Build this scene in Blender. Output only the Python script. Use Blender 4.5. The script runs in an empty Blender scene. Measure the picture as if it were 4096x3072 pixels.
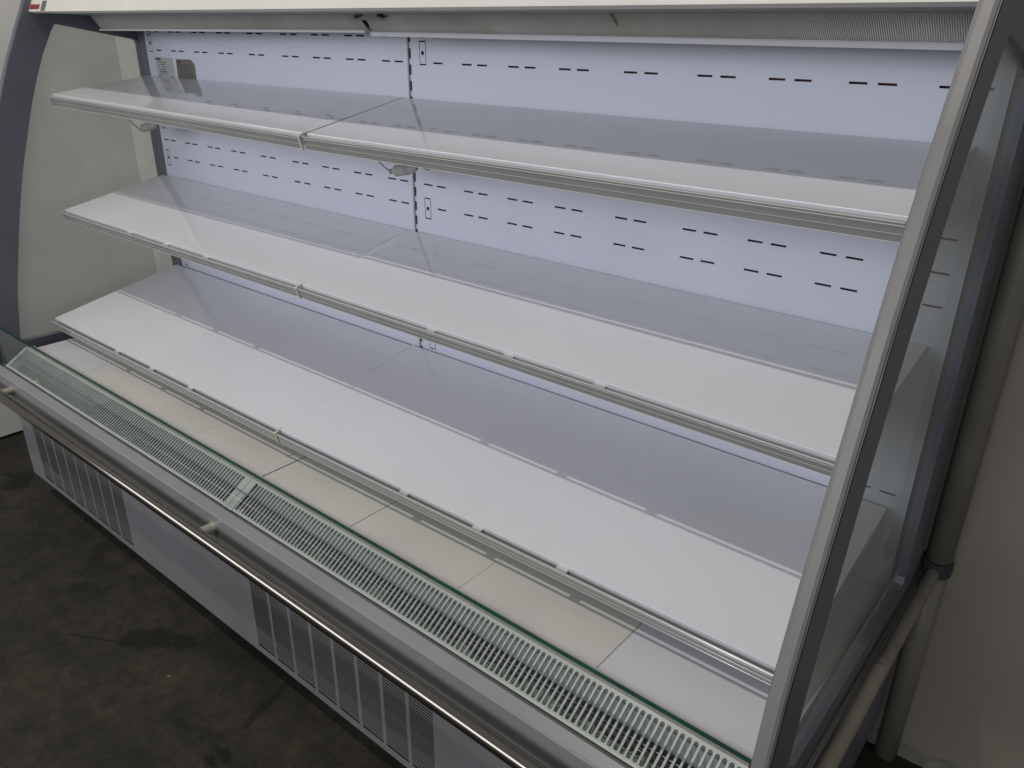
import bpy, bmesh, math, random
from mathutils import Vector, Matrix
random.seed(7)
S = bpy.context.scene
COL = S.collection
# measured frame -> world: the floor is z = 0, the inner left end of the case is x = 0
OX, OZ = 0.11, -0.262
FLOOR = 0.262                      # floor height in the measured frame

# ------------------------------------------------------------------ camera
cam_d = bpy.data.cameras.new('camera'); cam = bpy.data.objects.new('camera', cam_d); COL.objects.link(cam)
S.camera = cam
rt = Vector((0.76808685, 0.6402875, 0.00863179)); dn = Vector((0.26795078, -0.3091315, -0.91249115)); fw = Vector((-0.58158832, 0.70318534, -0.40900537))
M = Matrix((rt, -dn, -fw)).transposed().to_4x4()
M.translation = Vector((2.65735717 + OX, -1.39538753, 1.75614157 + OZ))
cam.matrix_world = M
cam_d.sensor_width = 36.0; cam_d.sensor_fit = 'HORIZONTAL'
cam_d.lens = 3181.13 / 4096 * 36
cam_d.clip_start = 0.02; cam_d.clip_end = 60

# ------------------------------------------------------------------ world, lamps, exposure
W = bpy.data.worlds.new('World'); S.world = W; W.use_nodes = True
bg = W.node_tree.nodes['Background']; bg.inputs[0].default_value = (0.93, 0.96, 1.0, 1); bg.inputs[1].default_value = 0.25

def aim(o, loc, tgt):
    o.location = loc
    o.rotation_euler = (Vector(tgt) - Vector(loc)).to_track_quat('-Z', 'Y').to_euler()

def area(name, loc, tgt, shape, sx, sy, power, colr):
    d = bpy.data.lights.new(name, 'AREA'); d.shape = shape; d.size = sx
    if shape in ('RECTANGLE', 'ELLIPSE'): d.size_y = sy
    d.energy = power; d.color = colr
    o = bpy.data.objects.new(name, d); COL.objects.link(o); aim(o, loc, tgt)
    return o
# the one high-bay lamp of the hall, which throws the shelf shadows
area('hall_lamp', (0.98, -2.62, 6.35), (1.4, -0.3, 0.9), 'DISK', 0.10, 0, 120, (1.0, 0.915, 0.855))
# added unseen fill panel for the soft cool light from the front
area('front_fill', (-0.8, -6.2, 2.5), (0.7, 0.0, 0.95), 'RECTANGLE', 11.0, 2.2, 275, (0.905, 0.935, 1.0))

vs = S.view_settings
vs.view_transform = 'Standard'; vs.look = 'None'; vs.gamma = 1.0; vs.use_curve_mapping = False; vs.exposure = 0.0
S.cycles.use_denoising = True
S.cycles.max_bounces = 10; S.cycles.diffuse_bounces = 6; S.cycles.glossy_bounces = 5
S.cycles.transparent_max_bounces = 16; S.cycles.caustics_reflective = False; S.cycles.caustics_refractive = False

# ------------------------------------------------------------------ materials
MAT = {}
def nd(nt, typ, **kw):
    n = nt.nodes.new(typ)
    for k, v in kw.items(): setattr(n, k, v)
    return n

def paint(name, colr, rough=0.4, metal=0.0, var=0.06, vscale=6.0, bump=0.0, bscale=300.0, rvar=0.08, spec=0.5, dirt=None, dscale=3.0, dlo=0.55, dhi=0.75, stretch=None):
    """a coated surface: base colour with faint blotches, a rougher/smoother drift, fine relief, optional dirt patches"""
    m = bpy.data.materials.new(name); m.use_nodes = True; nt = m.node_tree; b = nt.nodes['Principled BSDF']
    geo = nd(nt, 'ShaderNodeNewGeometry')
    src = geo.outputs['Position']
    if stretch:
        mp = nd(nt, 'ShaderNodeMapping'); mp.inputs['Scale'].default_value = stretch; nt.links.new(src, mp.inputs['Vector']); src = mp.outputs[0]
    n1 = nd(nt, 'ShaderNodeTexNoise'); n1.inputs['Scale'].default_value = vscale; n1.inputs['Detail'].default_value = 6; nt.links.new(src, n1.inputs['Vector'])
    cr = nd(nt, 'ShaderNodeMapRange'); cr.inputs['From Min'].default_value = 0.3; cr.inputs['From Max'].default_value = 0.7
    cr.inputs['To Min'].default_value = 1 - var; cr.inputs['To Max'].default_value = 1 + var; nt.links.new(n1.outputs['Fac'], cr.inputs['Value'])
    mul = nd(nt, 'ShaderNodeMix', data_type='RGBA', blend_type='MULTIPLY'); mul.inputs['Factor'].default_value = 1
    mul.inputs['A'].default_value = (*colr, 1); nt.links.new(cr.outputs[0], mul.inputs['B'])
    out = mul.outputs['Result']
    if dirt:
        n2 = nd(nt, 'ShaderNodeTexNoise'); n2.inputs['Scale'].default_value = dscale; n2.inputs['Detail'].default_value = 9; n2.inputs['Roughness'].default_value = 0.65; nt.links.new(src, n2.inputs['Vector'])
        r2 = nd(nt, 'ShaderNodeMapRange'); r2.inputs['From Min'].default_value = dlo; r2.inputs['From Max'].default_value = dhi; nt.links.new(n2.outputs['Fac'], r2.inputs['Value'])
        mx = nd(nt, 'ShaderNodeMix', data_type='RGBA'); nt.links.new(r2.outputs[0], mx.inputs['Factor']); nt.links.new(out, mx.inputs['A']); mx.inputs['B'].default_value = (*dirt, 1)
        out = mx.outputs['Result']
    nt.links.new(out, b.inputs['Base Color'])
    rr = nd(nt, 'ShaderNodeMapRange'); rr.inputs['From Min'].default_value = 0.3; rr.inputs['From Max'].default_value = 0.7
    rr.inputs['To Min'].default_value = max(0.03, rough - rvar); rr.inputs['To Max'].default_value = min(1, rough + rvar); nt.links.new(n1.outputs['Fac'], rr.inputs['Value'])
    nt.links.new(rr.outputs[0], b.inputs['Roughness'])
    b.inputs['Metallic'].default_value = metal; b.inputs['Specular IOR Level'].default_value = spec
    if bump:
        n3 = nd(nt, 'ShaderNodeTexNoise'); n3.inputs['Scale'].default_value = bscale; n3.inputs['Detail'].default_value = 4; nt.links.new(src, n3.inputs['Vector'])
        bp = nd(nt, 'ShaderNodeBump'); bp.inputs['Strength'].default_value = bump; bp.inputs['Distance'].default_value = 0.002; nt.links.new(n3.outputs['Fac'], bp.inputs['Height']); nt.links.new(bp.outputs[0], b.inputs['Normal'])
    MAT[name] = m
    return m

def clear_glass(name, tint, ior=1.5, haze=0.0, hazecol=(0.6, 0.63, 0.6)):
    m = bpy.data.materials.new(name); m.use_nodes = True; nt = m.node_tree
    for n in list(nt.nodes): nt.nodes.remove(n)
    o = nd(nt, 'ShaderNodeOutputMaterial'); tr = nd(nt, 'ShaderNodeBsdfTransparent'); tr.inputs[0].default_value = (*tint, 1)
    gl = nd(nt, 'ShaderNodeBsdfGlossy'); gl.inputs['Roughness'].default_value = 0.02
    fr = nd(nt, 'ShaderNodeFresnel'); fr.inputs['IOR'].default_value = ior
    # a thin pane: it mirrors at the face the ray enters, and lets it out of the other side
    gb = nd(nt, 'ShaderNodeNewGeometry'); inv = nd(nt, 'ShaderNodeMath', operation='SUBTRACT'); inv.inputs[0].default_value = 1; nt.links.new(gb.outputs['Backfacing'], inv.inputs[1])
    ml = nd(nt, 'ShaderNodeMath', operation='MULTIPLY'); nt.links.new(fr.outputs[0], ml.inputs[0]); nt.links.new(inv.outputs[0], ml.inputs[1])
    mx = nd(nt, 'ShaderNodeMixShader'); nt.links.new(ml.outputs[0], mx.inputs[0])
    if haze:
        geo = nd(nt, 'ShaderNodeNewGeometry'); n1 = nd(nt, 'ShaderNodeTexNoise'); n1.inputs['Scale'].default_value = 4; n1.inputs['Detail'].default_value = 7; nt.links.new(geo.outputs['Position'], n1.inputs['Vector'])
        mr = nd(nt, 'ShaderNodeMapRange'); mr.inputs['To Min'].default_value = haze * 0.5; mr.inputs['To Max'].default_value = haze * 1.5; nt.links.new(n1.outputs['Fac'], mr.inputs['Value'])
        df = nd(nt, 'ShaderNodeBsdfDiffuse'); df.inputs[0].default_value = (*hazecol, 1)
        m2 = nd(nt, 'ShaderNodeMixShader'); nt.links.new(mr.outputs[0], m2.inputs[0]); nt.links.new(tr.outputs[0], m2.inputs[1]); nt.links.new(df.outputs[0], m2.inputs[2])
        nt.links.new(m2.outputs[0], mx.inputs[1])
    else:
        nt.links.new(tr.outputs[0], mx.inputs[1])
    nt.links.new(gl.outputs[0], mx.inputs[2]); nt.links.new(mx.outputs[0], o.inputs[0])
    MAT[name] = m
    return m

paint('shelf_white', (0.695, 0.69, 0.71), 0.02, var=0.02, vscale=3, rvar=0.005, spec=0.7)
paint('panel_white', (0.60, 0.612, 0.70), 0.42, var=0.02, vscale=4, bump=0.05, bscale=700)
paint('deck_cream', (0.635, 0.622, 0.58), 0.30, var=0.04, vscale=5, dirt=(0.55, 0.53, 0.475), dscale=7, dlo=0.60, dhi=0.85)
paint('deck_white', (0.64, 0.64, 0.665), 0.28, var=0.035, vscale=5, dirt=(0.52, 0.49, 0.45), dscale=6, dlo=0.62, dhi=0.88)
paint('rail_plastic', (0.27, 0.27, 0.255), 0.30, var=0.04, vscale=9)
paint('rail_ridge', (0.62, 0.62, 0.58), 0.25, var=0.03)  # lighter than the rail plastic: highlight lines put into the ridge colour
paint('clip_white', (0.50, 0.495, 0.48), 0.45)
paint('clip_cream', (0.52, 0.49, 0.41), 0.5)
paint('frame_slate', (0.138, 0.143, 0.168), 0.38, var=0.10, vscale=7, bump=0.08, bscale=500, dirt=(0.10, 0.09, 0.08), dscale=5, dlo=0.6, dhi=0.9)
paint('trim_aluminium', (0.205, 0.20, 0.188), 0.42, metal=0.0, var=0.06, vscale=12, dirt=(0.18, 0.165, 0.145), dscale=9, dlo=0.58, dhi=0.9)
paint('gap_dark', (0.03, 0.025, 0.025), 0.6)
paint('header_cream', (0.70, 0.675, 0.61), 0.35, var=0.03)
paint('outlet_grey', (0.66, 0.66, 0.625), 0.55, var=0.08, vscale=8, dirt=(0.55, 0.53, 0.45), dscale=6, dlo=0.5, dhi=0.8)
paint('underside_grey', (0.27, 0.275, 0.285), 0.45, var=0.06)
paint('stain_brown', (0.17, 0.12, 0.07), 0.7, var=0.3, vscale=80)
paint('grille_green', (0.45, 0.463, 0.437), 0.42, var=0.04, vscale=14, dirt=(0.42, 0.42, 0.36), dscale=11, dlo=0.58, dhi=0.9)
paint('bumper_grey', (0.222, 0.222, 0.216), 0.36, var=0.05, vscale=5, bump=0.06, bscale=900)
paint('kick_grey', (0.185, 0.184, 0.187), 0.42, metal=0.15, var=0.06, vscale=3, bump=0.05, bscale=900, dirt=(0.12, 0.115, 0.11), dscale=4, dlo=0.58, dhi=0.85)
paint('stainless', (0.27, 0.245, 0.21), 0.10, metal=1.0, var=0.03, vscale=2, rvar=0.005)
paint('bracket_metal', (0.56, 0.53, 0.45), 0.42, metal=0.6, var=0.06)
paint('cavity_dark', (0.022, 0.021, 0.019), 0.85, var=0.3, vscale=30)
paint('cavity_brown', (0.018, 0.015, 0.0125), 0.9, var=0.5, vscale=26, dirt=(0.04, 0.034, 0.028), dscale=22, dlo=0.5, dhi=0.7)
paint('upright_grey', (0.40, 0.40, 0.39), 0.5)
paint('plenum_maroon', (0.048, 0.010, 0.017), 0.8)
paint('edge_taupe', (0.42, 0.40, 0.365), 0.5, var=0.08, vscale=10)
paint('tray_blue', (0.42, 0.44, 0.47), 0.5, var=0.08, vscale=12)
paint('crumpled_foil', (0.42, 0.43, 0.41), 0.45, var=0.25, vscale=16)
paint('chassis_dark', (0.04, 0.04, 0.042), 0.7, var=0.2)
paint('badge_red', (0.28, 0.030, 0.032), 0.4, var=0.15, vscale=120)
paint('badge_grey', (0.10, 0.115, 0.135), 0.4, var=0.15, vscale=60)
paint('label_pale', (0.42, 0.43, 0.41), 0.5, var=0.10, vscale=40)
paint('label_print', (0.10, 0.095, 0.095), 0.6)
paint('label_brown', (0.145, 0.135, 0.115), 0.5, var=0.10, vscale=60)
paint('label_line', (0.065, 0.06, 0.052), 0.6)
paint('plug_white', (0.33, 0.325, 0.32), 0.45, var=0.08, vscale=40)
paint('cable_white', (0.24, 0.245, 0.21), 0.5)
paint('glass_edge_green', (0.006, 0.060, 0.042), 0.15, var=0.25, vscale=25)
paint('wall_shaded', (0.315, 0.282, 0.23), 0.62, var=0.07, vscale=2.2, bump=0.25, bscale=25, dirt=(0.235, 0.208, 0.168), dscale=3.5, dlo=0.55, dhi=0.85, rvar=0.1)  # darker copy for the rear wall, shade right of the case put into colour
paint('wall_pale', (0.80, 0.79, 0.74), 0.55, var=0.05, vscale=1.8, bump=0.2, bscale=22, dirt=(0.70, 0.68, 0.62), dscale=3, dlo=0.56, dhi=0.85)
paint('pipe_paint', (0.215, 0.194, 0.158), 0.45, var=0.08, vscale=9, dirt=(0.12, 0.10, 0.08), dscale=14, dlo=0.62, dhi=0.78)
paint('mortar', (0.22, 0.20, 0.165), 0.9, var=0.25, vscale=30, bump=0.6, bscale=60)
paint('debris_dark', (0.02, 0.018, 0.016), 0.9)
clear_glass('side_glass', (0.945, 0.965, 0.945), 1.5, haze=0.26, hazecol=(0.52, 0.55, 0.51))
clear_glass('front_glass', (0.95, 0.968, 0.957), 1.5, haze=0.02)

# dark stained concrete: broad blotches, trowel streaks, hairline scratches, spills
def concrete():
    m = bpy.data.materials.new('concrete'); m.use_nodes = True; nt = m.node_tree; b = nt.nodes['Principled BSDF']
    geo = nd(nt, 'ShaderNodeNewGeometry'); P = geo.outputs['Position']
    def noise(scale, detail, rough=0.6, vec=None, dist=0.0):
        n = nd(nt, 'ShaderNodeTexNoise'); n.inputs['Scale'].default_value = scale; n.inputs['Detail'].default_value = detail; n.inputs['Roughness'].default_value = rough; n.inputs['Distortion'].default_value = dist
        nt.links.new(vec or P, n.inputs['Vector']); return n.outputs['Fac']
    def ramp(fac, pts):
        r = nd(nt, 'ShaderNodeValToRGB'); e = r.color_ramp.elements
        while len(e) < len(pts): e.new(0.5)
        for el, (p, c) in zip(e, pts): el.position = p; el.color = (*c, 1)
        nt.links.new(fac, r.inputs[0]); return r.outputs[0]
    mp = nd(nt, 'ShaderNodeMapping'); mp.inputs['Rotation'].default_value = (0, 0, 0.55); mp.inputs['Scale'].default_value = (1.3, 6.5, 1); nt.links.new(P, mp.inputs['Vector'])
    base = ramp(noise(2.4, 10, 0.65), [(0.30, (0.020, 0.018, 0.013)), (0.50, (0.030, 0.027, 0.0195)), (0.72, (0.047, 0.042, 0.029))])
    streak = ramp(noise(2.2, 8, 0.6, mp.outputs[0], 0.4), [(0.35, (0.84, 0.84, 0.84)), (0.65, (1.14, 1.13, 1.11))])
    m1 = nd(nt, 'ShaderNodeMix', data_type='RGBA', blend_type='MULTIPLY'); m1.inputs['Factor'].default_value = 1; nt.links.new(base, m1.inputs['A']); nt.links.new(streak, m1.inputs['B'])
    fine = ramp(noise(17, 12, 0.78, None, 0.3), [(0.36, (0.66, 0.66, 0.66)), (0.50, (1.0, 1.0, 1.0)), (0.66, (1.5, 1.47, 1.38))])
    m1b = nd(nt, 'ShaderNodeMix', data_type='RGBA', blend_type='MULTIPLY'); m1b.inputs['Factor'].default_value = 1; nt.links.new(m1.outputs['Result'], m1b.inputs['A']); nt.links.new(fine, m1b.inputs['B']); m1 = m1b
    spill = ramp(noise(3.1, 7, 0.55, None, 0.6), [(0.34, (1, 1, 1)), (0.385, (0, 0, 0))])
    m2 = nd(nt, 'ShaderNodeMix', data_type='RGBA'); nt.links.new(spill, m2.inputs['Factor']); nt.links.new(m1.outputs['Result'], m2.inputs['A']); m2.inputs['B'].default_value = (0.011, 0.0095, 0.008, 1)
    # spills, a hairline crack, scuffs and a dark band by the kick panel that lie at their own places on the slab
    def seg(a, b, r0, r1, wob, wscale):
        n = nd(nt, 'ShaderNodeTexNoise'); n.inputs['Scale'].default_value = wscale; n.inputs['Detail'].default_value = 10; n.inputs['Roughness'].default_value = 0.68; nt.links.new(P, n.inputs['Vector'])
        sb_ = nd(nt, 'ShaderNodeVectorMath', operation='SUBTRACT'); nt.links.new(n.outputs['Color'], sb_.inputs[0]); sb_.inputs[1].default_value = (0.5, 0.5, 0.5)
        sc = nd(nt, 'ShaderNodeVectorMath', operation='SCALE'); nt.links.new(sb_.outputs[0], sc.inputs[0]); sc.inputs['Scale'].default_value = wob
        ad = nd(nt, 'ShaderNodeVectorMath', operation='ADD'); nt.links.new(P, ad.inputs[0]); nt.links.new(sc.outputs[0], ad.inputs[1])
        ax_ = Vector((b[0] - a[0], b[1] - a[1], 0)); L_ = ax_.length; u = ax_.normalized()
        rel = nd(nt, 'ShaderNodeVectorMath', operation='SUBTRACT'); nt.links.new(ad.outputs[0], rel.inputs[0]); rel.inputs[1].default_value = (a[0] + OX, a[1], 0)
        dt = nd(nt, 'ShaderNodeVectorMath', operation='DOT_PRODUCT'); nt.links.new(rel.outputs[0], dt.inputs[0]); dt.inputs[1].default_value = u
        cl = nd(nt, 'ShaderNodeClamp'); nt.links.new(dt.outputs['Value'], cl.inputs[0]); cl.inputs[1].default_value = 0; cl.inputs[2].default_value = L_
        pr = nd(nt, 'ShaderNodeVectorMath', operation='SCALE'); pr.inputs[0].default_value = u; nt.links.new(cl.outputs[0], pr.inputs['Scale'])
        df = nd(nt, 'ShaderNodeVectorMath', operation='SUBTRACT'); nt.links.new(rel.outputs[0], df.inputs[0]); nt.links.new(pr.outputs[0], df.inputs[1])
        fl_ = nd(nt, 'ShaderNodeVectorMath', operation='MULTIPLY'); nt.links.new(df.outputs[0], fl_.inputs[0]); fl_.inputs[1].default_value = (1, 1, 0)
        ln = nd(nt, 'ShaderNodeVectorMath', operation='LENGTH'); nt.links.new(fl_.outputs[0], ln.inputs[0])
        mr = nd(nt, 'ShaderNodeMapRange'); mr.inputs['From Min'].default_value = r0; mr.inputs['From Max'].default_value = r1; mr.inputs['To Min'].default_value = 1; mr.inputs['To Max'].default_value = 0; nt.links.new(ln.outputs['Value'], mr.inputs['Value'])
        return mr.outputs[0]
    for a, b_, r0, r1, wob, ws, st in (((0.83, -0.76), (0.95, -0.68), 0.025, 0.040, 0.10, 9, 0.75), ((0.683, -0.865), (0.845, -0.775), 0.002, 0.006, 0.02, 12, 0.7), ((1.275, -0.596), (1.312, -0.736), 0.004, 0.016, 0.05, 10, 0.7), ((1.18, -0.83), (1.30, -0.79), 0.005, 0.020, 0.06, 9, 0.6), ((0.50, -0.76), (0.56, -0.74), 0.012, 0.035, 0.12, 14, 0.5), ((1.0, -0.60), (1.2, -0.60), 0.03, 0.07, 0.12, 7, 0.5), ((0.35, -0.62), (0.45, -0.70), 0.010, 0.03, 0.10, 11, 0.45)):
        mk = nd(nt, 'ShaderNodeMath', operation='MULTIPLY'); nt.links.new(seg(a, b_, r0, r1, wob, ws), mk.inputs[0]); mk.inputs[1].default_value = st
        mm_ = nd(nt, 'ShaderNodeMix', data_type='RGBA'); nt.links.new(mk.outputs[0], mm_.inputs['Factor']); nt.links.new(m2.outputs['Result'], mm_.inputs['A']); mm_.inputs['B'].default_value = (0.010, 0.009, 0.0075, 1); m2 = mm_
    speck = ramp(noise(85, 3, 0.5), [(0.70, (0, 0, 0)), (0.74, (1, 1, 1))])
    m3 = nd(nt, 'ShaderNodeMix', data_type='RGBA'); nt.links.new(speck, m3.inputs['Factor']); nt.links.new(m2.outputs['Result'], m3.inputs['A']); m3.inputs['B'].default_value = (0.07, 0.065, 0.05, 1)
    nt.links.new(m3.outputs['Result'], b.inputs['Base Color'])
    rr = nd(nt, 'ShaderNodeMapRange'); rr.inputs['To Min'].default_value = 0.55; rr.inputs['To Max'].default_value = 0.95; nt.links.new(noise(3, 6), rr.inputs['Value']); nt.links.new(rr.outputs[0], b.inputs['Roughness'])
    b.inputs['Specular IOR Level'].default_value = 0.25
    bp = nd(nt, 'ShaderNodeBump'); bp.inputs['Strength'].default_value = 0.35; bp.inputs['Distance'].default_value = 0.006; nt.links.new(noise(38, 9, 0.7), bp.inputs['Height']); nt.links.new(bp.outputs[0], b.inputs['Normal'])
    MAT['concrete'] = m
concrete()

# ------------------------------------------------------------------ mesh helpers
WL = {}                                                   # world location of every object
class MB:
    """collects vertices and faces in the measured frame"""
    def __init__(s): s.v = []; s.f = []; s.m = []
    def add(s, vs_, fs_, mi=0):
        k = len(s.v); s.v += [tuple(p) for p in vs_]
        for f in fs_: s.f.append(tuple(k + i for i in f)); s.m.append(mi)
        return s
    def quad(s, a, b, c, d, mi=0): return s.add((a, b, c, d), ((0, 1, 2, 3),), mi)
    def box(s, x0, x1, y0, y1, z0, z1, mi=0):
        vs_ = [(x, y, z) for x in (x0, x1) for y in (y0, y1) for z in (z0, z1)]
        return s.add(vs_, ((0, 1, 3, 2), (4, 6, 7, 5), (0, 4, 5, 1), (2, 3, 7, 6), (0, 2, 6, 4), (1, 5, 7, 3)), mi)
    def prism_x(s, prof, x0, x1, mi=0, caps=True):
        """closed (y, z) profile swept along x"""
        n = len(prof); vs_ = [(x0, y, z) for y, z in prof] + [(x1, y, z) for y, z in prof]
        fs_ = [(i, (i + 1) % n, n + (i + 1) % n, n + i) for i in range(n)]
        if caps: fs_ += [tuple(range(n - 1, -1, -1)), tuple(range(n, 2 * n))]
        return s.add(vs_, fs_, mi)
    def tube(s, pts, rad, seg=12, mi=0, caps=True):
        pts = [Vector(p) for p in pts]; rads = rad if isinstance(rad, (list, tuple)) else [rad] * len(pts)
        rings = []; ref = None
        for i, p in enumerate(pts):
            t = (pts[min(i + 1, len(pts) - 1)] - pts[max(i - 1, 0)]).normalized()
            if ref is None: ref = Vector((0, 0, 1)) if abs(t.z) < 0.9 else Vector((1, 0, 0))
            u = (ref - t * ref.dot(t)).normalized(); w = t.cross(u); ref = u
            rings.append([p + (u * math.cos(2 * math.pi * j / seg) + w * math.sin(2 * math.pi * j / seg)) * rads[i] for j in range(seg)])
        vs_ = [q for r in rings for q in r]; fs_ = []
        for i in range(len(rings) - 1):
            for j in range(seg):
                a = i * seg + j; b_ = i * seg + (j + 1) % seg
                fs_.append((a, b_, b_ + seg, a + seg))
        if caps: fs_ += [tuple(range(seg - 1, -1, -1)), tuple(range((len(rings) - 1) * seg, len(rings) * seg))]
        return s.add(vs_, fs_, mi)
    def build(s, name, mats, parent=None, origin=None, bevel=0.0, smooth=False, segs=2):
        mats = [mats] if isinstance(mats, str) else mats
        vs_ = [Vector((x + OX, y, z + OZ)) for x, y, z in s.v]
        if origin is None:
            lo = Vector([min(p[i] for p in vs_) for i in range(3)]); hi = Vector([max(p[i] for p in vs_) for i in range(3)]); o_ = (lo + hi) / 2
        else: o_ = Vector(origin) + Vector((OX, 0, OZ))
        me = bpy.data.meshes.new(name); me.from_pydata([p - o_ for p in vs_], [], s.f); me.validate()
        for k in mats: me.materials.append(MAT[k])
        if len(me.polygons) == len(s.m): me.polygons.foreach_set('material_index', s.m)
        bm = bmesh.new(); bm.from_mesh(me)
        if bevel:
            bmesh.ops.remove_doubles(bm, verts=bm.verts, dist=1e-6)
            es = [e for e in bm.edges if len(e.link_faces) == 2 and e.calc_face_angle(0) > 0.6]
            bmesh.ops.bevel(bm, geom=es, offset=bevel, segments=segs, affect='EDGES', profile=0.5, clamp_overlap=True)
        bmesh.ops.recalc_face_normals(bm, faces=bm.faces); bm.to_mesh(me); bm.free()
        if smooth: me.shade_smooth()
        return link(name, me, o_, parent)
def link(name, me, wloc, parent=None):
    o = bpy.data.objects.new(name, me); COL.objects.link(o); WL[o.name] = Vector(wloc)
    if parent is not None: o.parent = parent; o.location = Vector(wloc) - WL[parent.name]
    else: o.location = wloc
    return o
def thing(name, loc, label, cat, group=None):
    o = bpy.data.objects.new(name, None); COL.objects.link(o); o.location = loc; WL[o.name] = Vector(loc)
    o.empty_display_size = 0.1
    return tag(o, label, cat, group)
def tag(o, label=None, cat=None, group=None, kind=None):
    if label: o['label'] = label
    if cat: o['category'] = cat
    if group: o['group'] = group
    if kind: o['kind'] = kind
    return o
def lerp(a, b, t): return a + (b - a) * t
def interp(tab, z):
    """y at height z on a (y, z) table that runs from low z to high z"""
    for (y0, z0), (y1, z1) in zip(tab, tab[1:]):
        if z <= z1: return lerp(y0, y1, (z - z0) / (z1 - z0))
    (y0, z0), (y1, z1) = tab[-2:]
    return lerp(y0, y1, (z - z0) / (z1 - z0))

# ------------------------------------------------------------------ the room
WALL_Y, WALL_X = 0.185, -0.64
m = MB(); m.quad((-3.5, -6.0, FLOOR), (7.0, -6.0, FLOOR), (7.0, 0.30, FLOOR), (-3.5, 0.30, FLOOR)); tag(m.build('floor', 'concrete'), kind='structure')
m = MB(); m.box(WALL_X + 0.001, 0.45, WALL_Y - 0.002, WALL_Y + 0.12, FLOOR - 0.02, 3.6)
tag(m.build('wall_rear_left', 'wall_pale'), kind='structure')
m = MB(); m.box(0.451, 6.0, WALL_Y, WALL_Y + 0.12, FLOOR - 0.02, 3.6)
tag(m.build('wall_rear', 'wall_shaded'), kind='structure')  # same wall as the left piece, its shade painted in
m = MB(); m.box(WALL_X - 0.12, WALL_X, -1.15, WALL_Y + 0.12, FLOOR + 0.012, 3.6)
tag(m.build('wall_left', 'wall_pale'), kind='structure')
# crumbling mortar fillet along the foot of the rear wall
m = MB(); nseg = 46; rows = []
for i in range(nseg + 1):
    x = lerp(2.44, 3.9, i / nseg); j = random.uniform(-1, 1)
    rows.append(((x, WALL_Y - 0.016 - 0.006 * j - 0.010 * math.exp(-((x - 2.47) / 0.05) ** 2), FLOOR + 0.0005), (x, WALL_Y - 0.010 - 0.003 * j, FLOOR + 0.014 + 0.005 * random.uniform(-1, 1)), (x, WALL_Y - 0.001, FLOOR + 0.030 + 0.007 * random.uniform(-1, 1))))
for a, b_ in zip(rows, rows[1:]):
    for k in (0, 1): m.quad(a[k], b_[k], b_[k + 1], a[k + 1])
tag(m.build('mortar_fillet', 'mortar'), kind='structure')

# ------------------------------------------------------------------ the display case
XI0, XI1, XO0, XO1 = -0.110, 2.432, -0.133, 2.455
case = thing('display_case', (1.27, -0.3, 0.0), 'long open-front refrigerated display case with three tilted white shelves, empty', 'display case')

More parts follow.
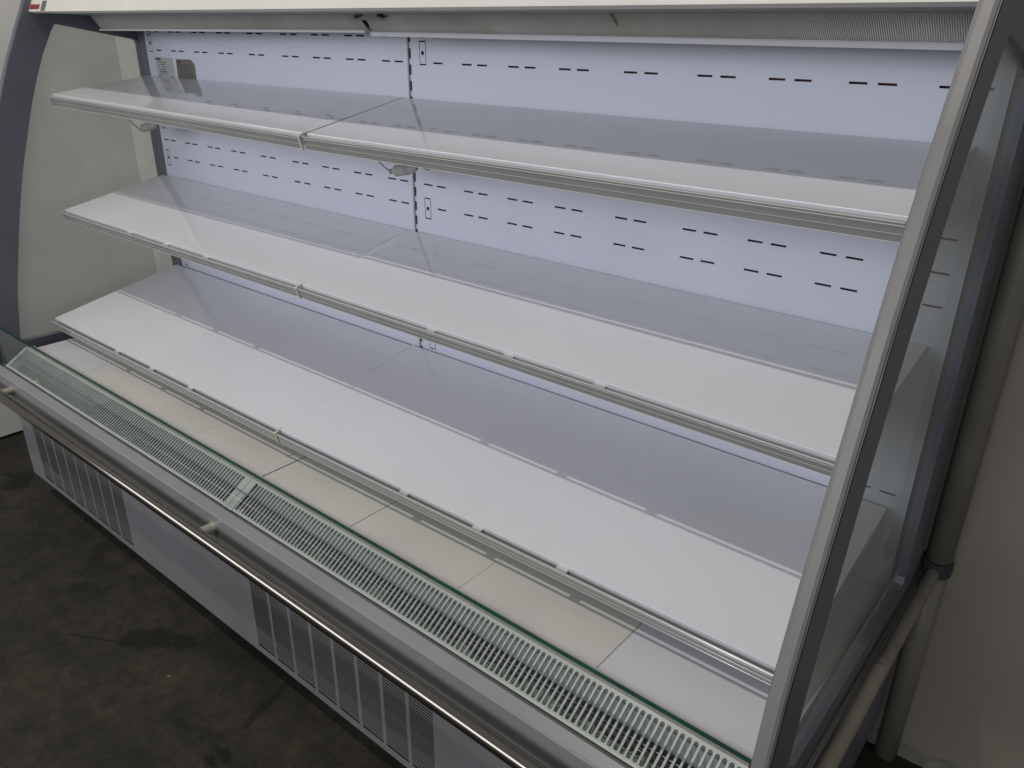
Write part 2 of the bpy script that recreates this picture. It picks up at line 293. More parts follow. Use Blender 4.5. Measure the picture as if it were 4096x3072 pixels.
# profile of the case front (y, z), low to high, and of the window opening in its end panels
F = [(-0.655, 0.735), (-0.6394, 0.9018), (-0.6184, 1.0227), (-0.5754, 1.165), (-0.5350, 1.290), (-0.4985, 1.397), (-0.4852, 1.4406), (-0.4520, 1.528), (-0.4280, 1.588), (-0.3930, 1.666), (-0.3565, 1.7383), (-0.3300, 1.790), (-0.300, 1.850), (-0.255, 1.94)]
G = [(-0.5555, 0.822), (-0.5308, 0.969), (-0.4878, 1.1415), (-0.4566, 1.256), (-0.4240, 1.360), (-0.3901, 1.455), (-0.3460, 1.572), (-0.3023, 1.665), (-0.2500, 1.7554)]
YB = 0.125                                                    # back of the body
ZB, ZT = 0.372, 1.94
def end_panel(xa, xb, side):
    # rounded opening, walked front-bottom -> up the front -> along the top -> down the back -> along the bottom
    inner = [(-0.5440, 0.8085)] + [(interp(G, z), z) for z in [0.822 + (1.735 - 0.822) * i / 14 for i in range(15)]] + [(-0.248, 1.7535), (-0.236, 1.7535)]
    inner += [(lerp(-0.236, -0.012, t), lerp(1.7535, 1.7115, t)) for t in (0.33, 0.66, 1.0)] + [(0.000, 1.7075), (0.0045, 1.697)]
    inner += [(0.0045, z) for z in (1.4, 1.1, 0.826)] + [(-0.002, 0.813), (-0.014, 0.8085), (-0.2, 0.8085), (-0.38, 0.8085)]
    outer = []
    n = len(inner)
    for i, (y, z) in enumerate(inner):
        if i == 0: outer.append((interp(F, 0.735), 0.735))
        elif i <= 15: outer.append((interp(F, z + 0.012 * (i / 15)), z + 0.012 * (i / 15)))
        elif i == 16: outer.append((interp(F, 1.86), 1.86))
        elif i == 17: outer.append((interp(F, ZT), ZT))
        elif i <= 20: outer.append((y, ZT))
        elif i == 21: outer.append((YB, ZT))
        elif i == 22: outer.append((YB, 1.8))
        elif i <= 25: outer.append((YB, z))
        elif i == 26: outer.append((YB, 0.735))
        else: outer.append((y, 0.735))
    m = MB()
    for xx in (xa, xb):
        for i in range(n):
            j = (i + 1) % n
            m.quad((xx, *inner[i]), (xx, *inner[j]), (xx, *outer[j]), (xx, *outer[i]))
    for loop in (inner, outer):
        for i in range(n):
            j = (i + 1) % n
            m.quad((xa, *loop[i]), (xa, *loop[j]), (xb, *loop[j]), (xb, *loop[i]))
    p = m.build('end_panel', 'frame_slate', case)
    # the glass pane, let into a rebate of the opening
    gx0, gx1 = ((xa + xb) / 2 - 0.003, (xa + xb) / 2 + 0.003)
    cy = sum(y for y, z in inner) / n; cz = sum(z for y, z in inner) / n
    pane = [(cy + (y - cy) * 1.012, cz + (z - cz) * 1.008) for y, z in inner]
    g = MB(); g.add([(gx0, y, z) for y, z in pane], (tuple(range(n)),)); g.add([(gx1, y, z) for y, z in pane], (tuple(range(n - 1, -1, -1)),))
    for i in range(n):
        j = (i + 1) % n
        g.quad((gx0, *pane[i]), (gx0, *pane[j]), (gx1, *pane[j]), (gx1, *pane[i]), 1)
    g.build('glass_pane', ['side_glass', 'glass_edge_green'], p)
    # aluminium profile that caps the curved front edge, with a dark strip painted in for the gap on its outer side
    zs = [0.74 + (1.93 - 0.74) * i / 40 for i in range(41)]
    m = MB(); rings = []
    prof = [(0.000, 0.002), (0.002, -0.003), (0.006, -0.0055), (0.017, -0.0055), (0.021, -0.003), (0.023, 0.002)] if side > 0 else [(0.0, 0.002), (0.002, -0.003), (0.006, -0.0055), (0.017, -0.0055), (0.021, -0.003), (0.023, 0.002)]
    for z in zs: rings.append([(xa + px_, interp(F, z) + py_, z) for px_, py_ in prof])
    k = len(prof)
    for a, b_ in zip(rings, rings[1:]):
        for q in range(k - 1): m.quad(a[q], a[q + 1], b_[q + 1], b_[q])
        m.quad(a[k - 1], a[0], b_[0], b_[k - 1])
    m.build('edge_trim', 'trim_aluminium' if side > 0 else 'frame_slate', p, smooth=False)
    m = MB(); xs_ = xb + 0.0006 if side > 0 else xa - 0.0006
    for a, b_ in zip(zs, zs[1:]): m.quad((xs_, interp(F, a) + 0.0015, a), (xs_, interp(F, b_) + 0.0015, b_), (xs_, interp(F, b_) + 0.0050, b_), (xs_, interp(F, a) + 0.0050, a))
    m.build('edge_gap_strip', 'gap_dark', p)
    return p
end_panel(XO0, XI0, -1); end_panel(XI1, XO1, 1)

# lower side cladding under each end panel, with a ledge rail
for xa, xb, sd in ((XO0, XI0, -1), (XI1, XO1, 1)):
    m = MB(); m.box(xa, xb, -0.612, YB, 0.372, 0.7345)
    p = m.build('side_cladding', 'frame_slate', case)
    m = MB(); xs_ = XO1 if sd > 0 else XO0 - 0.010
    m.box(xs_, xs_ + 0.010, -0.60, 0.105, 0.738, 0.752)
    m.build('ledge_rail', 'trim_aluminium', p, bevel=0.002)

# insulated back body and the plinth
m = MB(); m.box(XI0 + 0.001, XI1 - 0.001, 0.030, YB, 0.40, ZT); m.build('back_body', 'chassis_dark', case)
m = MB(); m.box(XI0 + 0.02, XI1 - 0.02, -0.575, 0.10, 0.345, 0.398); m.build('chassis', 'chassis_dark', case, bevel=0.004)
for fx in (-0.02, 1.16, 2.34):
    for fy in (-0.50, 0.05):
        m = MB(); m.tube([(fx, fy, FLOOR), (fx, fy, FLOOR + 0.012), (fx, fy, FLOOR + 0.0121), (fx, fy, 0.346)], [0.024, 0.022, 0.010, 0.010], 12); m.build('foot', 'chassis_dark', case)

# back panels: sheet metal with real punched slots in front of a dark plenum
d_, D_, e_, w_ = 0.1346, 0.1558, 0.0449, 0.0291
starts = [0, d_, 2 * d_, 2 * d_ + D_, 2 * d_ + 2 * D_, 3 * d_ + 2 * D_, 4 * d_ + 2 * D_, 5 * d_ + 2 * D_]
ROWS = [(1.7347, True), (1.680, False), (1.4570, False), (1.4013, True), (1.3457, False), (0.9880, False)]
KEYS = [1.7006, 1.4635, 1.3425, 0.9924]
def back_panel(x0, x1, mod):
    xs = 0.1 + 1.25 * mod
    holes = []                                               # (x0, x1, z0, z1)
    for z, full in ROWS:
        for k, s_ in enumerate([-d_] + starts):
            for q in (0, 1):
                if k == 0 and q == 0 and not full: continue
                a = xs + s_ + e_ * q; b_ = a + w_
                if b_ < x1 - 0.004 and a > x0 + 0.004: holes.append((a, b_, z - 0.0019, z + 0.0019))
    for z in KEYS:
        a = -0.0348 + 1.25 * mod; b_ = a + 0.0218
        holes += [(a, b_, z + 0.0233, z + 0.0263), (a, b_, z - 0.0263, z - 0.0233)]
        for xx in (a, b_ - 0.0018): holes += [(xx, xx + 0.0018, z - 0.0222, z - 0.0010), (xx, xx + 0.0018, z + 0.0010, z + 0.0222)]
    cuts = sorted({0.78, 1.80} | {round(h[2], 6) for h in holes} | {round(h[3], 6) for h in holes})
    m = MB()
    for za, zb in zip(cuts, cuts[1:]):
        if zb - za < 1e-7: continue
        zc = (za + zb) / 2; xs_ = x0
        for h in sorted(h for h in holes if h[2] < zc < h[3]):
            if h[0] > xs_ + 1e-6: m.quad((xs_, 0, za), (h[0], 0, za), (h[0], 0, zb), (xs_, 0, zb))
            xs_ = max(xs_, h[1])
        m.quad((xs_, 0, za), (x1, 0, za), (x1, 0, zb), (xs_, 0, zb))
    for a, b_, za, zb in holes:                              # the cut metal edges
        if b_ - a > 0.01 and zb - za < 0.01:
            m.quad((a, 0, za), (b_, 0, za), (b_, 0.0012, za), (a, 0.0012, za)); m.quad((a, 0, zb), (b_, 0, zb), (b_, 0.0012, zb), (a, 0.0012, zb))
    p = m.build('back_panel', 'panel_white', case)
    m = MB(); m.quad((x0, 0.010, 0.78), (x1, 0.010, 0.78), (x1, 0.010, 1.80), (x0, 0.010, 1.80)); m.build('plenum', 'plenum_maroon', p)
    for z in KEYS:
        m = MB(); cx = -0.0239 + 1.25 * mod
        m.tube([(cx, -0.0006, z), (cx, 0.006, z)], 0.0048, 16); m.build('key_hole', 'cavity_dark', p)
    return p
bpL = back_panel(-0.053, 1.1765, 0); bpR = back_panel(1.1868, 2.431, 1)
# slotted upright between the two panels and the dark corner strip at the left end
m = MB(); m.box(1.1768, 1.1806, -0.0035, 0.006, 0.78, 1.80)
up = m.build('slotted_upright', 'upright_grey', case)
m = MB(); z = 0.80
while z < 1.79: m.box(1.1807, 1.1866, 0.0002, 0.006, z + 0.0225, z + 0.0355); z += 0.0355
tag(m.build('upright_web', 'panel_white', up), kind='stuff')
m = MB(); m.box(1.1807, 1.1866, 0.0062, 0.008, 0.78, 1.80); m.build('upright_back', 'cavity_dark', up)
m = MB(); m.box(XI0 + 0.0005, -0.0535, 0.0050, 0.012, 0.78, 1.80); m.build('corner_strip', 'frame_slate', case)

# rating label and notice sticker on the left back panel
m = MB(); m.box(-0.0045, 0.1015, -0.0008, -0.0002, 1.566, 1.6592); lab = m.build('rating_label', 'label_pale', bpL)
m = MB(); m.box(-0.004, 0.028, -0.0012, -0.0009, 1.6505, 1.6580)
for i in range(11):
    zz = 1.6455 - i * 0.0070; x = 0.002
    if i in (3, 4, 5): x = 0.014
    while x < (0.058 if i < 6 else 0.094):
        ln = random.uniform(0.004, 0.020)
        if random.random() < (0.62 if i not in (4, 5) else 0.95): m.box(x, min(x + ln, 0.096), -0.0012, -0.0009, zz - (0.0015 if i not in (4,) else 0.0028), zz + 0.0008)
        x += ln + 0.004
m.build('printed_lines', 'label_print', lab)
pts = [(0.1185, 1.578), (0.2274, 1.578), (0.2280, 1.641), (0.222, 1.6485), (0.2105, 1.6565), (0.2060, 1.6575), (0.1215, 1.6570)]
m = MB(); m.add([(x, -0.0002, z) for x, z in pts] + [(x, -0.0009, z) for x, z in pts], [tuple(range(7)), tuple(range(13, 6, -1))] + [(i, (i + 1) % 7, 7 + (i + 1) % 7, 7 + i) for i in range(7)])
lab2 = m.build('notice_sticker', 'label_brown', bpL)
m = MB(); m.box(0.127, 0.156, -0.0013, -0.0010, 1.6455, 1.6520)
for i in range(10):
    zz = 1.6405 - i * 0.0058; m.box(0.127 + random.uniform(0, 0.003), 0.219 - random.choice((0, 0, 0.01, 0.035)), -0.0013, -0.0010, zz - 0.0011, zz + 0.0009)
m.build('printed_lines', 'label_line', lab2)

# shelves, each with its price rail, clips and a joiner; corners given as (x, y, z)
T_SH = 0.022
def shelf(bl, fl, fr, br, level, half):
    bl, fl, fr, br = map(Vector, (bl, fl, fr, br))
    nrm = ((fr - fl).cross(bl - fl)).normalized()            # up
    m = MB(); n = 10
    top = []; bot = []
    # section: from the back upstand over the top to the front lip and under
    def sec(t):
        b0 = bl.lerp(br, t); f0 = fl.lerp(fr, t); dr = (f0 - b0).normalized()
        P_ = lambda u, h: b0 + dr * u + nrm * h
        L_ = (f0 - b0).length; r = 0.0007
        return [P_(0, -0.020), P_(0, 0.0), P_(L_ - 2 * r, 0.0), P_(L_ - 0.6 * r, -0.35 * r), P_(L_, -1.6 * r), P_(L_, -0.027), P_(L_ - 0.010, -0.027), P_(L_ - 0.010, -0.020), P_(0.02, -0.020)]
    secs = [sec(i / n) for i in range(n + 1)]; k = len(secs[0])
    for a, b_ in zip(secs, secs[1:]):
        for q in range(k): m.quad(a[q], a[(q + 1) % k], b_[(q + 1) % k], b_[q])
    m.add(secs[0], (tuple(range(k)),)); m.add(secs[-1], (tuple(range(k - 1, -1, -1)),))
    s_ = m.build('shelf', 'shelf_white', case)
    # price rail: leans with the shelf, a finger's breadth in front of the lip
    ax = (fr - fl); L = ax.length; ax.normalize()
    def rail(name, prof, x0, x1, mat, par):
        mm = MB(); vs_ = []
        for x in (x0, x1):
            for yy, zz in prof: vs_.append(fl + ax * x + Vector((0, yy, zz)))
        kk = len(prof)
        mm.add(vs_, [(i, (i + 1) % kk, kk + (i + 1) % kk, kk + i) for i in range(kk)] + [tuple(range(kk - 1, -1, -1)), tuple(range(kk, 2 * kk))])
        return mm.build(name, mat, par)
    zb = {1: -0.0345, 2: -0.0310, 3: -0.0335}[level]
    body = [(-0.0128, -0.0060), (-0.0112, -0.0050), (-0.0092, -0.0060), (-0.0022, zb + 0.0012), (-0.0026, zb - 0.0002), (-0.0048, zb + 0.0002)]
    r_ = rail('price_rail', body, 0.002, L - 0.002, 'rail_plastic', s_)
    for f0, wd in ((0.0, 0.0008), (0.16, 0.0007), (0.58, 0.0003), (0.985, 0.0005)):
        yc = lerp(-0.0131, -0.0051, f0); zc = lerp(-0.0064, zb + 0.0004, f0)
        rail('rail_ridge', [(yc - wd, zc + wd * 0.3), (yc, zc + wd), (yc + wd * 1.2, zc + wd * 0.6), (yc + wd * 1.2, zc - wd * 0.6), (yc, zc - wd)], 0.002, L - 0.002, 'rail_ridge', s_)
    for cx in (0.425, 0.628, 0.830) if level > 1 else ():
        x = cx
        rail('rail_clip', [(-0.0095, -0.0085), (-0.0095, -0.0120), (0.0012, -0.0120), (0.0012, -0.0060)], x - 0.0115, x + 0.0115, 'clip_white', s_)
    if half == 0:
        rail('rail_joiner', [(0.006, 0.0008), (0.004, 0.0020), (-0.0120, -0.0030), (-0.0152, -0.0058), (-0.0066, zb - 0.0018), (-0.0042, zb - 0.0018), (-0.0128, -0.0058)], L - 0.006, L + 0.001, 'clip_cream', s_)
    return s_
S1 = [shelf((-0.075, -0.004, 1.6015), (-0.075, -0.3120, 1.5591), (1.1565, -0.2990, 1.5425), (1.1565, -0.004, 1.6005), 1, 0),
      shelf((1.1595, -0.004, 1.6000), (1.1595, -0.2945, 1.5419), (2.403, -0.2968, 1.5414), (2.403, -0.004, 1.6000), 1, 1)]
S2 = [shelf((-0.0745, -0.0065, 1.2792), (-0.0730, -0.3498, 1.2115), (1.15800, -0.3475, 1.21175), (1.1570, -0.0065, 1.2792), 2, 0),
      shelf((1.1588, -0.0065, 1.2792), (1.15808, -0.3475, 1.21175), (2.402, -0.3530, 1.2108), (2.402, -0.0065, 1.2792), 2, 1)]
S3 = [shelf((-0.0710, -0.0120, 0.9615), (-0.0735, -0.4531, 0.8728), (1.15496, -0.4472, 0.8742), (1.1546, -0.0120, 0.9615), 3, 0),
      shelf((1.1575, -0.0100, 0.9630), (1.15504, -0.4472, 0.8742), (2.400, -0.4277, 0.8781), (2.400, -0.0100, 0.9635), 3, 1)]
for s_, lb in ((S1[0], 'top left shelf'), (S1[1], 'top right shelf'), (S2[0], 'middle left shelf'), (S2[1], 'middle right shelf'), (S3[0], 'lowest left shelf'), (S3[1], 'lowest right shelf')): s_['label'] = lb + ' of white painted sheet metal'

# deck of eight loose panels
XD = 1.1903
for k in range(8):
    x0 = XD + (k - 4) * 0.3125 + 0.0005; x1 = min(x0 + 0.3125 - 0.0010 - (0.004 if k == 3 else 0), 2.428)
    dz = random.uniform(-0.0006, 0.0006)
    m = MB(); m.box(x0, x1, -0.532, -0.006, 0.7835, 0.7953 + dz)
    o = m.build('deck_panel', 'deck_white' if k in (0, 7) else 'deck_cream', case, bevel=0.0010)
    if k == 7: o['label'] = 'deck panel of colder bluish white'

# air return grille: sloping strip of slats between two rims, hung in front of the deck
GT = (-0.5607, 0.8017); GB = (-0.6290, 0.7590)
sl = (GB[1] - GT[1]) / (GB[0] - GT[0]); gl_ = math.hypot(GB[0] - GT[0], GB[1] - GT[1]); ga = math.atan2(GT[1] - GB[1], GT[0] - GB[0])
def gpt(x, s_, h=0.0):   # s_ metres down the slope from the upper rim, h above it
    c, q = math.cos(ga), math.sin(ga)
    return (x, GT[0] - c * s_ - q * h, GT[1] - q * s_ + c * h)
grille = MB()
def gbox(mb, x0, x1, s0, s1, h0, h1):
    vs_ = [gpt(x, s_, h) for x in (x0, x1) for s_ in (s0, s1) for h in (h0, h1)]
    mb.add(vs_, ((0, 1, 3, 2), (4, 6, 7, 5), (0, 4, 5, 1), (2, 3, 7, 6), (0, 2, 6, 4), (1, 5, 7, 3)))
PIT = 0.01132; SR = 0.00375
for x0, x1 in ((-0.0720, XD - 0.0007), (XD + 0.0007, 2.4290)):
    gbox(grille, x0, x1, -0.004, 0.0012, -0.006, 0.0)        # upper rim
    gbox(grille, x0, x1, 0.0738, 0.0800, -0.003, 0.0)        # lower rim
XL0 = 1.1633 - 107 * PIT; XR0 = 1.2186
nL, nR = 108, 107
gbox(grille, -0.0720, XL0 - PIT / 2, 0.0012, 0.0738, -0.002, 0.0)
gbox(grille, 1.1633 + PIT / 2, XD - 0.0007, 0.0012, 0.0738, -0.002, 0.0)
gbox(grille, XD + 0.0007, XR0 - PIT / 2, 0.0012, 0.0738, -0.002, 0.0)
gbox(grille, XR0 + (nR - 1) * PIT + PIT / 2, 2.4290, 0.0012, 0.0738, -0.002, 0.0)
gr = grille.build('return_air_grille', 'grille_green', case)
# one slat: a thin bar whose ends flare so that the slots between slats are round-ended
sa, sb = 0.0012, 0.0738; hw = PIT / 2 - SR; out = []
for side, seq in ((1, range(7)), ):
    pass
def arc(cx, cs, a0, a1, n=5): return [(cx + SR * math.cos(math.radians(lerp(a0, a1, i / n))), cs + SR * math.sin(math.radians(lerp(a0, a1, i / n)))) for i in range(n + 1)]
rightside = [(PIT / 2, sa)] + arc(PIT / 2, sa + SR, 270, 180)[0:] + arc(PIT / 2, sb - SR, 180, 90) + [(PIT / 2, sb)]
leftside = [(-x, s_) for x, s_ in reversed(rightside)]
poly = []
for p in rightside + leftside:
    if not poly or math.hypot(p[0] - poly[-1][0], p[1] - poly[-1][1]) > 1e-5: poly.append(p)
m = MB(); kk = len(poly)
base = gpt(0, 0, 0)
m.add([gpt(x, s_, 0.0) for x, s_ in poly] + [gpt(x, s_, -0.0030) for x, s_ in poly], [tuple(range(kk)), tuple(range(2 * kk - 1, kk - 1, -1))] + [(i, (i + 1) % kk, kk + (i + 1) % kk, kk + i) for i in range(kk)])
proto = m.build('slat', 'grille_green', gr, origin=(0, GT[0], GT[1]))
me = proto.data; first = True
for xc in [XL0 + (i + 0.5) * PIT for i in range(nL - 1)] + [XR0 + (i + 0.5) * PIT for i in range(nR - 1)]:
    wl = Vector((xc + OX, GT[0], GT[1] + OZ))
    if first:
        WL[proto.name] = wl; proto.location = wl - WL[gr.name]; first = False
    else: link('slat', me, wl, gr)
# the joiner plate over the grille's middle joint
m = MB(); gbox(m, 1.1730, 1.1890, 0.034, 0.081, 0.0004, 0.0016); gbox(m, 1.1906, 1.2085, 0.036, 0.081, 0.0004, 0.0016); m.build('joint_plate', 'grille_green', gr)
m = MB(); gbox(m, 1.1760, 1.1850, 0.0762, 0.0772, 0.0017, 0.0020); gbox(m, 1.1940, 1.2030, 0.0762, 0.0772, 0.0017, 0.0020); m.build('plate_slit', 'cavity_dark', gr)
# what shows between the slats: blue plate, dark coil, crumpled foil
m = MB(); m.box(-0.07, 2.428, -0.5560, -0.5540, 0.742, 0.783); m.build('duct_plate', 'tray_blue', case)
m = MB(); m.box(-0.07, 2.428, -0.612, -0.553, 0.660, 0.664); m.build('duct_floor', 'cavity_dark', case)
m = MB()
for i in range(3): m.tube([(-0.06, -0.566 - 0.006 * i, 0.738 - 0.009 * i), (2.42, -0.566 - 0.006 * i, 0.738 - 0.009 * i)], 0.0011, 6)
m.build('duct_wires', 'rail_plastic', case)
m = MB(); nx, ny = 300, 5; pts = []
for i in range(nx + 1):
    for j in range(ny + 1):
        x = lerp(-0.06, 2.42, i / nx)
        pts.append((x + random.uniform(-0.003, 0.003), lerp(-0.615, -0.572, j / ny), 0.716 + 0.010 * math.sin(x * 61 + j * 1.7) * random.uniform(0.4, 1) + random.uniform(-0.010, 0.010) + 0.012 * math.exp(-((x % 0.37) - 0.18) ** 2 * 300)))
m.add(pts, [(i * (ny + 1) + j, (i + 1) * (ny + 1) + j, (i + 1) * (ny + 1) + j + 1, i * (ny + 1) + j + 1) for i in range(nx) for j in range(ny)])
m.build('foil_sheet', 'crumpled_foil', case)

m = MB(); m.box(-0.072, 2.428, -0.5565, -0.5335, 0.786, 0.7990); m.build('deck_edge_strip', 'edge_taupe', case, bevel=0.001)
# front glass upstand
m = MB(); gy0, gy1, gz0, gz1 = -0.6330, -0.6250, 0.7455, 0.8965
vs_ = [(x, y, z) for x in (-0.098, 2.428) for y in (gy0, gy1) for z in (gz0, gz1)]
m.add(vs_, ((2, 3, 7, 6), (0, 4, 5, 1)), 0); m.add(vs_, ((0, 1, 3, 2), (4, 6, 7, 5), (0, 2, 6, 4), (1, 5, 7, 3)), 1)
m.build('front_glass', ['front_glass', 'glass_edge_green'], case)

# bumper profile along the front, handrail and brackets
prof = [(-0.6345, 0.7575), (-0.6365, 0.7582), (-0.6530, 0.7478), (-0.6550, 0.7462), (-0.6562, 0.7440), (-0.6562, 0.6680), (-0.6540, 0.6640), (-0.6250, 0.6560), (-0.6120, 0.6560), (-0.6120, 0.7505), (-0.6345, 0.7505)]
m = MB(); m.prism_x(prof, -0.150, 2.470); bump = m.build('bumper_profile', 'bumper_grey', case)
m = MB(); RY, RZ, RR = -0.6965, 0.7120, 0.0150
m.tube([(x, RY, RZ) for x in [-0.12 + 2.56 * i / 12 for i in range(13)]], RR, 28); hr = m.build('bumper_rail', 'stainless', case, smooth=True)
for bx in (0.026, 1.168, 2.310):
    m = MB(); m.tube([(bx, -0.6565, 0.7105), (bx, -0.6580, 0.7105), (bx, -0.6585, 0.7105), (bx, RY + 0.006, 0.7112)], [0.0150, 0.0150, 0.0128, 0.0128], 20); m.build('bracket', 'bracket_metal', hr, smooth=False)

# louvred kick panel
KY = -0.6250
groups = ((0.0168, 0.6090), (1.2305, 1.8325)); zb_, zt_ = 0.3810, 0.5855; ncol = 8; barw = 0.0105
colw = lambda g: (g[1] - g[0] - 7 * barw) / ncol
cols = [[(g[0] + c * (colw(g) + barw), g[0] + c * (colw(g) + barw) + colw(g)) for c in range(ncol)] for g in groups]
m = MB(); KX0, KX1 = -0.085, 2.410
def kq(x0, x1, z0, z1):
    m.quad((x0, KY, z0), (x1, KY, z0), (x1, KY, z1), (x0, KY, z1))
kq(KX0, KX1, 0.3610, zb_); kq(KX0, KX1, zt_, 0.660)
xs_ = KX0
for c in cols[0] + cols[1]: kq(xs_, c[0], zb_, zt_); xs_ = c[1]
kq(xs_, KX1, zb_, zt_)
m.quad((KX0, KY, 0.3610), (KX1, KY, 0.3610), (KX1, KY + 0.020, 0.3610), (KX0, KY + 0.020, 0.3610))
m.quad((KX0, KY, 0.3610), (KX0, KY, 0.660), (KX0, KY + 0.020, 0.660), (KX0, KY + 0.020, 0.3610))
m.quad((KX1, KY, 0.3610), (KX1, KY, 0.660), (KX1, KY + 0.020, 0.660), (KX1, KY + 0.020, 0.3610))
kick = m.build('kick_panel', 'kick_grey', case)
m = MB(); m.box(KX0 + 0.01, KX1 - 0.01, KY + 0.055, KY + 0.059, 0.400, 0.655); m.build('dust_screen', 'cavity_brown', kick)
m = MB(); m.box(-0.04, 2.40, KY + 0.004, KY + 0.0055, 0.5720, 0.5990); m.build('screen_bar', 'tray_blue', kick)
NS = 27; pz = (zt_ - zb_) / NS
slat_me = None
for gi, g in enumerate(groups):
    for c in cols[gi]:
        if gi == 1:
            for r in range(1, NS):
                zc = zb_ + r * pz
                if slat_me is None:
                    mm = MB(); mm.box(-colw(g) / 2 - 0.0005, colw(g) / 2 + 0.0005, -0.0002, 0.0012, -0.0009, 0.0009); o = mm.build('louvre_slat', 'kick_grey', kick, origin=(0, 0, 0)); slat_me = o.data
                    wl = Vector(((c[0] + c[1]) / 2 + OX, KY, zc + OZ)); WL[o.name] = wl; o.location = wl - WL[kick.name]
                else: link('louvre_slat', slat_me, Vector(((c[0] + c[1]) / 2 + OX, KY, zc + OZ)), kick)
        else:
            mm = MB()
            for r in range(1, NS):
                zc = zb_ + r * pz; mm.box(c[0] - 0.0005, c[1] + 0.0005, KY - 0.0002, KY + 0.0012, zc - 0.0009, zc + 0.0009)
            tag(mm.build('louvre_slats', 'kick_grey', kick), kind='stuff')

# canopy: cream header board, grey underside, honeycomb air outlets with white lips
kz = 0.0149 / 0.0313
hy = lambda z: -0.3140 + kz * (z - 1.787)
m = MB(); m.prism_x([(hy(1.787), 1.787), (hy(1.7905) - 0.0003, 1.7905), (hy(1.93), 1.93), (hy(1.93) + 0.02, 1.93), (-0.290, 1.80), (-0.290, 1.7826), (-0.301, 1.7822)], XI0 + 0.001, XI1 - 0.001)
hd = m.build('header_board', 'header_cream', case)
def plate(name, mat, x0, x1, z0, z1, par, skew=0.0):
    mm = MB(); vs_ = []
    for off in (0.0004, 0.0014): vs_ += [(x0, hy(z0) - off, z0), (x1, hy(z0) - off, z0), (x1 + skew, hy(z1) - off, z1), (x0 + skew, hy(z1) - off, z1)]
    mm.add(vs_, ((0, 1, 2, 3), (7, 6, 5, 4), (0, 4, 5, 1), (1, 5, 6, 2), (2, 6, 7, 3), (3, 7, 4, 0))); return mm.build(name, mat, par)
plate('red_badge', 'badge_red', -0.1040, -0.0415, 1.7934, 1.8064, hd)
plate('grey_bar', 'badge_grey', -0.0275, 0.0002, 1.7892, 1.8155, hd)
m = MB(); m.prism_x([(-0.2898, 1.7830), (-0.2898, 1.7900), (-0.146, 1.7900), (-0.146, 1.7790), (-0.160, 1.7805), (-0.230, 1.7815)], XI0 + 0.001, XI1 - 0.001); un = m.build('canopy_underside', 'underside_grey', case)
m = MB(); m.box(XI0 + 0.001, XI1 - 0.001, -0.232, 0.029, 1.806, 1.928); m.build('canopy_body', 'chassis_dark', case)
OT = (-0.1480, 1.7795)                                    # upper edge of the outlet face
def outlet(x0, x1, zl0, zl1, cut, deep=0.0):
    OB = (-0.1225, (zl0 + zl1) / 2 + 0.004)
    m = MB(); m.quad((x0, OT[0] + 0.004, OT[1]), (x1, OT[0] + 0.004, OT[1]), (x1, OB[0] + 0.004, zl1 + 0.004), (x0, OB[0] + 0.004, zl0 + 0.004))
    m.quad((x0, OT[0] + 0.004, OT[1]), (x0, OB[0] + 0.004, zl0 + 0.004), (x0, -0.02, 1.79), (x0, -0.02, 1.79)) if cut else None
    a = m.build('air_outlet', 'outlet_grey', case)
    m = MB(); x = x0 + 0.001
    while x < x1 - 0.001:
        zb2 = lerp(zl0, zl1, (x - x0) / (x1 - x0)) + 0.004; t = 0.0006
        vs_ = [(x - t, OT[0], OT[1]), (x + t, OT[0], OT[1]), (x + t, OT[0] + 0.0045, OT[1]), (x - t, OT[0] + 0.0045, OT[1]), (x - t + 0.0050, OB[0], zb2), (x + t + 0.0050, OB[0], zb2), (x + t + 0.0050, OB[0] + 0.0045, zb2), (x - t + 0.0050, OB[0] + 0.0045, zb2)]
        m.add(vs_, ((0, 1, 5, 4), (1, 2, 6, 5), (3, 0, 4, 7))); x += 0.0031
    tag(m.build('honeycomb', 'outlet_grey', a), kind='stuff')
    m = MB(); vs_ = []
    for x, zz in ((x0, zl0), (x1, zl1)):
        for yy, dz in ((-0.1270, 0.0040), (-0.1285, 0.0015), (-0.1270, -0.0018 - deep), (-0.1190, -0.0022 - deep), (-0.1160, 0.0000), (-0.1160, 0.0040)): vs_.append((x, yy, zz + dz))
    m.add(vs_, [(i, (i + 1) % 6, 6 + (i + 1) % 6, 6 + i) for i in range(6)] + [(5, 4, 3, 2, 1, 0), (6, 7, 8, 9, 10, 11)])
    m.build('outlet_lip', 'shelf_white', a)
    m = MB(); m.quad((x0, -0.117, zl0 + 0.003), (x1, -0.117, zl1 + 0.003), (x1, -0.10, 1.806), (x0, -0.10, 1.806)); m.build('outlet_back', 'underside_grey', a)
    return a
oL = outlet(-0.085, 1.1780, 1.7378, 1.7448, True)
oR = outlet(1.1960, 2.4310, 1.7412, 1.7385, False, 0.0034)
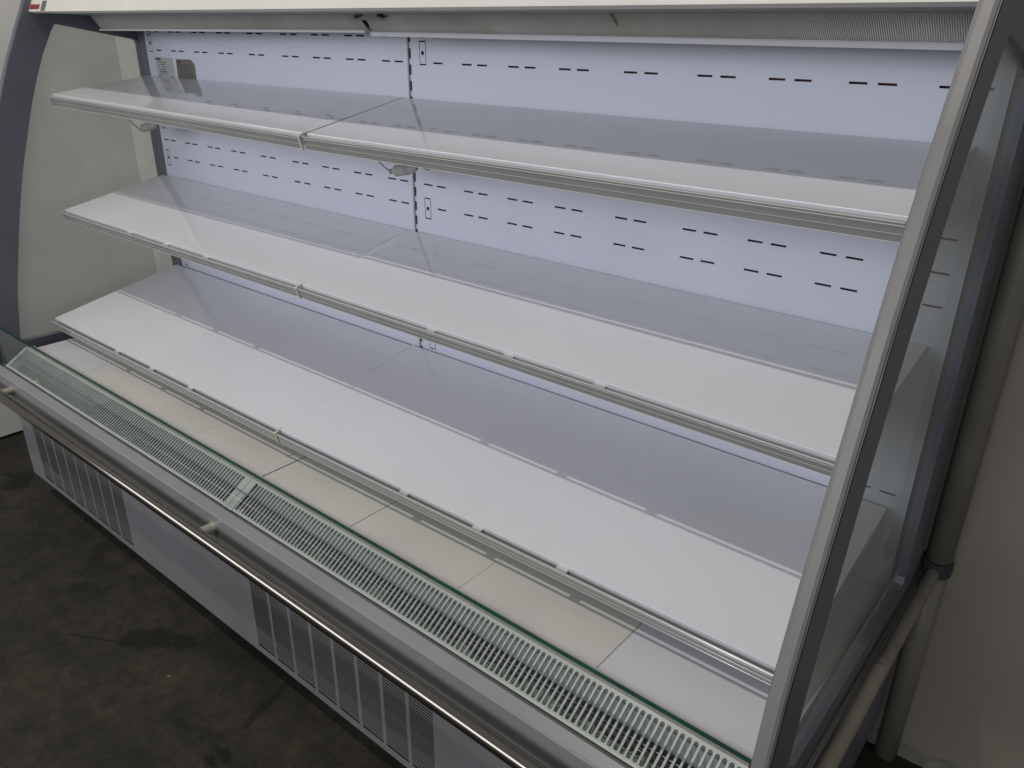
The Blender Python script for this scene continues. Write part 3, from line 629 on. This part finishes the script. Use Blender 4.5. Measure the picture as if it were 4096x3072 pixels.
# joint cover between the outlets with two dark hook slots, and one brown drip
m = MB(); m.add([(1.150, OT[0] - 0.0030, OT[1] + 0.0005), (1.262, OT[0] - 0.0030, OT[1] + 0.0005), (1.262, -0.1440, 1.7680), (1.150, -0.1440, 1.7680)], ((0, 1, 2, 3),)); jc = m.build('joint_cover', 'underside_grey', case)
for hx in (1.1860, 1.2690):
    m = MB(); a0 = -0.1545
    m.add([(hx - 0.012, a0, 1.7770), (hx + 0.016, a0, 1.7768), (hx - 0.011, a0 + 0.004, 1.7705), (hx - 0.012, a0 + 0.005, 1.7770), (hx + 0.016, a0 + 0.005, 1.7768)], ((0, 1, 2), (0, 2, 3), (1, 4, 2), (0, 3, 4, 1), (2, 4, 3)))
    m.build('hook', 'cavity_dark', jc)
m = MB(); m.box(1.2570, 1.2740, -0.1600, -0.1570, 1.7740, 1.7800); m.build('hook_tab', 'cavity_dark', jc)
m = MB(); xs0 = 1.836; pts = []
for i in range(9):
    t = i / 8; w2 = 0.0035 * (1 - 0.55 * t) * random.uniform(0.8, 1.2); x = xs0 + 0.006 * t
    pts.append(((x - w2, lerp(OT[0], OB_ := -0.1225, t * 0.55) - 0.0014, lerp(OT[1], 1.745, t * 0.55)), (x + w2, lerp(OT[0], OB_, t * 0.55) - 0.0014, lerp(OT[1], 1.745, t * 0.55))))
for a, b_ in zip(pts, pts[1:]): m.quad(a[0], a[1], b_[1], b_[0])
m.build('drip_mark', 'stain_brown', oR)

# ------------------------------------------------------------------ connector plugs hanging under the top shelf
def plug(label, p0, p1, cab, up1):
    p0, p1 = Vector(p0), Vector(p1)
    t = thing('cable_plug', tuple((p0 + p1) / 2 + Vector((OX, 0, OZ))), label, 'plug', 'connector plugs under the top shelf')
    ts = [0.0, 0.05, 0.052, 0.10, 0.102, 0.15, 0.152, 0.20, 0.202, 0.24, 0.26, 0.40, 0.42, 0.44, 0.62, 0.64, 0.66, 0.90, 1.0]
    rs = [0.0060, 0.0060, 0.0036, 0.0036, 0.0066, 0.0066, 0.0038, 0.0038, 0.0072, 0.0075, 0.0122, 0.0128, 0.0108, 0.0128, 0.0128, 0.0100, 0.0112, 0.0092, 0.0045]
    m = MB(); m.tube([p0.lerp(p1, q) for q in ts], rs, 14); pb = m.build('plug_body', 'plug_white', t)
    for q in (0.25, 0.43, 0.65):
        m = MB(); m.tube([p0.lerp(p1, q - 0.012), p0.lerp(p1, q + 0.012)], 0.0131, 14); m.build('plug_ring', 'clip_white', pb)
    m = MB(); m.tube(cab + [tuple(p0)], 0.0016, 8); m.build('cable', 'cable_white', t)
    m = MB(); m.tube([tuple(p1), tuple(p1.lerp(Vector(up1), 0.5) + Vector((0.006, 0, -0.004))), up1], 0.0022, 8); m.build('lead', 'cable_white', t)
def curve(a, b, sag, n=9):
    return [tuple(Vector(a).lerp(Vector(b), i / n) + Vector((0, 0, -sag * math.sin(math.pi * i / n)))) for i in range(n)]
plug('grey-white connector plug under the top shelf beside the middle upright', (1.229, -0.120, 1.4475), (1.318, -0.120, 1.4650), curve((1.168, -0.150, 1.5560), (1.229, -0.120, 1.4475), 0.022), (1.345, -0.100, 1.5590))
plug('grey-white connector plug under the top shelf by the left end glass', (0.054, -0.120, 1.4500), (0.166, -0.120, 1.4735), curve((-0.012, -0.150, 1.5640), (0.054, -0.120, 1.4500), 0.026), (0.195, -0.100, 1.5620))

# ------------------------------------------------------------------ pipe against the rear wall, right of the case
pipe = thing('wall_pipe', (2.487 + OX, 0.150, 0.0), 'cream painted vertical pipe on the wall right of the case with a level branch', 'pipe')
PX, PY, PR = 2.4820, 0.1560, 0.0245
m = MB(); m.tube([(PX, PY, z) for z in (FLOOR + 0.001, 0.55, 0.765)], PR * 0.93, 20); m.build('lower_pipe', 'pipe_paint', pipe, smooth=True)
m = MB(); m.tube([(PX, PY, z) for z in (0.800, 1.3, 1.9, 2.6)], PR, 20); m.build('upper_pipe', 'pipe_paint', pipe, smooth=True)
m = MB(); m.tube([(PX, PY, 0.764), (PX, PY, 0.766), (PX, PY, 0.794), (PX, PY, 0.796)], [PR, PR + 0.004, PR + 0.004, PR], 20); m.build('collar', 'chassis_dark', pipe)
m = MB(); m.tube([(2.4815, lerp(0.142, -0.560, t), lerp(0.7775, 0.7420, t)) for t in (0, 0.03, 0.3, 0.6, 0.97, 1)], [0.0128, 0.0122, 0.0122, 0.0122, 0.0122, 0.0115], 18); m.build('branch_pipe', 'pipe_paint', pipe, smooth=True)

# scraps lying on the floor in front of the case
def scrap(x, y, r, label, h=0.4, n=9, mat='debris_dark', ln=1.0, rot=0.0):
    m = MB(); ring = [(r * random.uniform(0.7, 1.15) * math.cos(2 * math.pi * i / n) * ln, r * random.uniform(0.7, 1.15) * math.sin(2 * math.pi * i / n)) for i in range(n)]
    c, q = math.cos(rot), math.sin(rot); ring = [(x + a * c - b_ * q, y + a * q + b_ * c) for a, b_ in ring]
    vs_ = [(a, b_, FLOOR + 0.0002) for a, b_ in ring] + [(lerp(x, a, 0.6), lerp(y, b_, 0.6), FLOOR + r * h * random.uniform(0.8, 1.2)) for a, b_ in ring]
    m.add(vs_, [(i, (i + 1) % n, n + (i + 1) % n, n + i) for i in range(n)] + [tuple(range(n, 2 * n)), tuple(range(n - 1, -1, -1))])
    tag(m.build('floor_scrap', mat), label, 'scrap', 'scraps on the floor')

for k, (x, y, r, lb, ln, ro) in enumerate(((1.1933, -0.6623, 0.0045, 'small dark scrap on the floor nearest the near louvres', 1.0, 0.3), (1.1837, -0.7236, 0.0040, 'small dark scrap on the floor farther out from the near louvres', 1.2, 1.0))):
    scrap(x, y, r, lb, ln=ln, rot=ro)
scrap(1.03, -0.7693, 0.003, 'tiny pale chip on the floor between spill and scraps', mat='mortar', ln=1.6, rot=0.8)
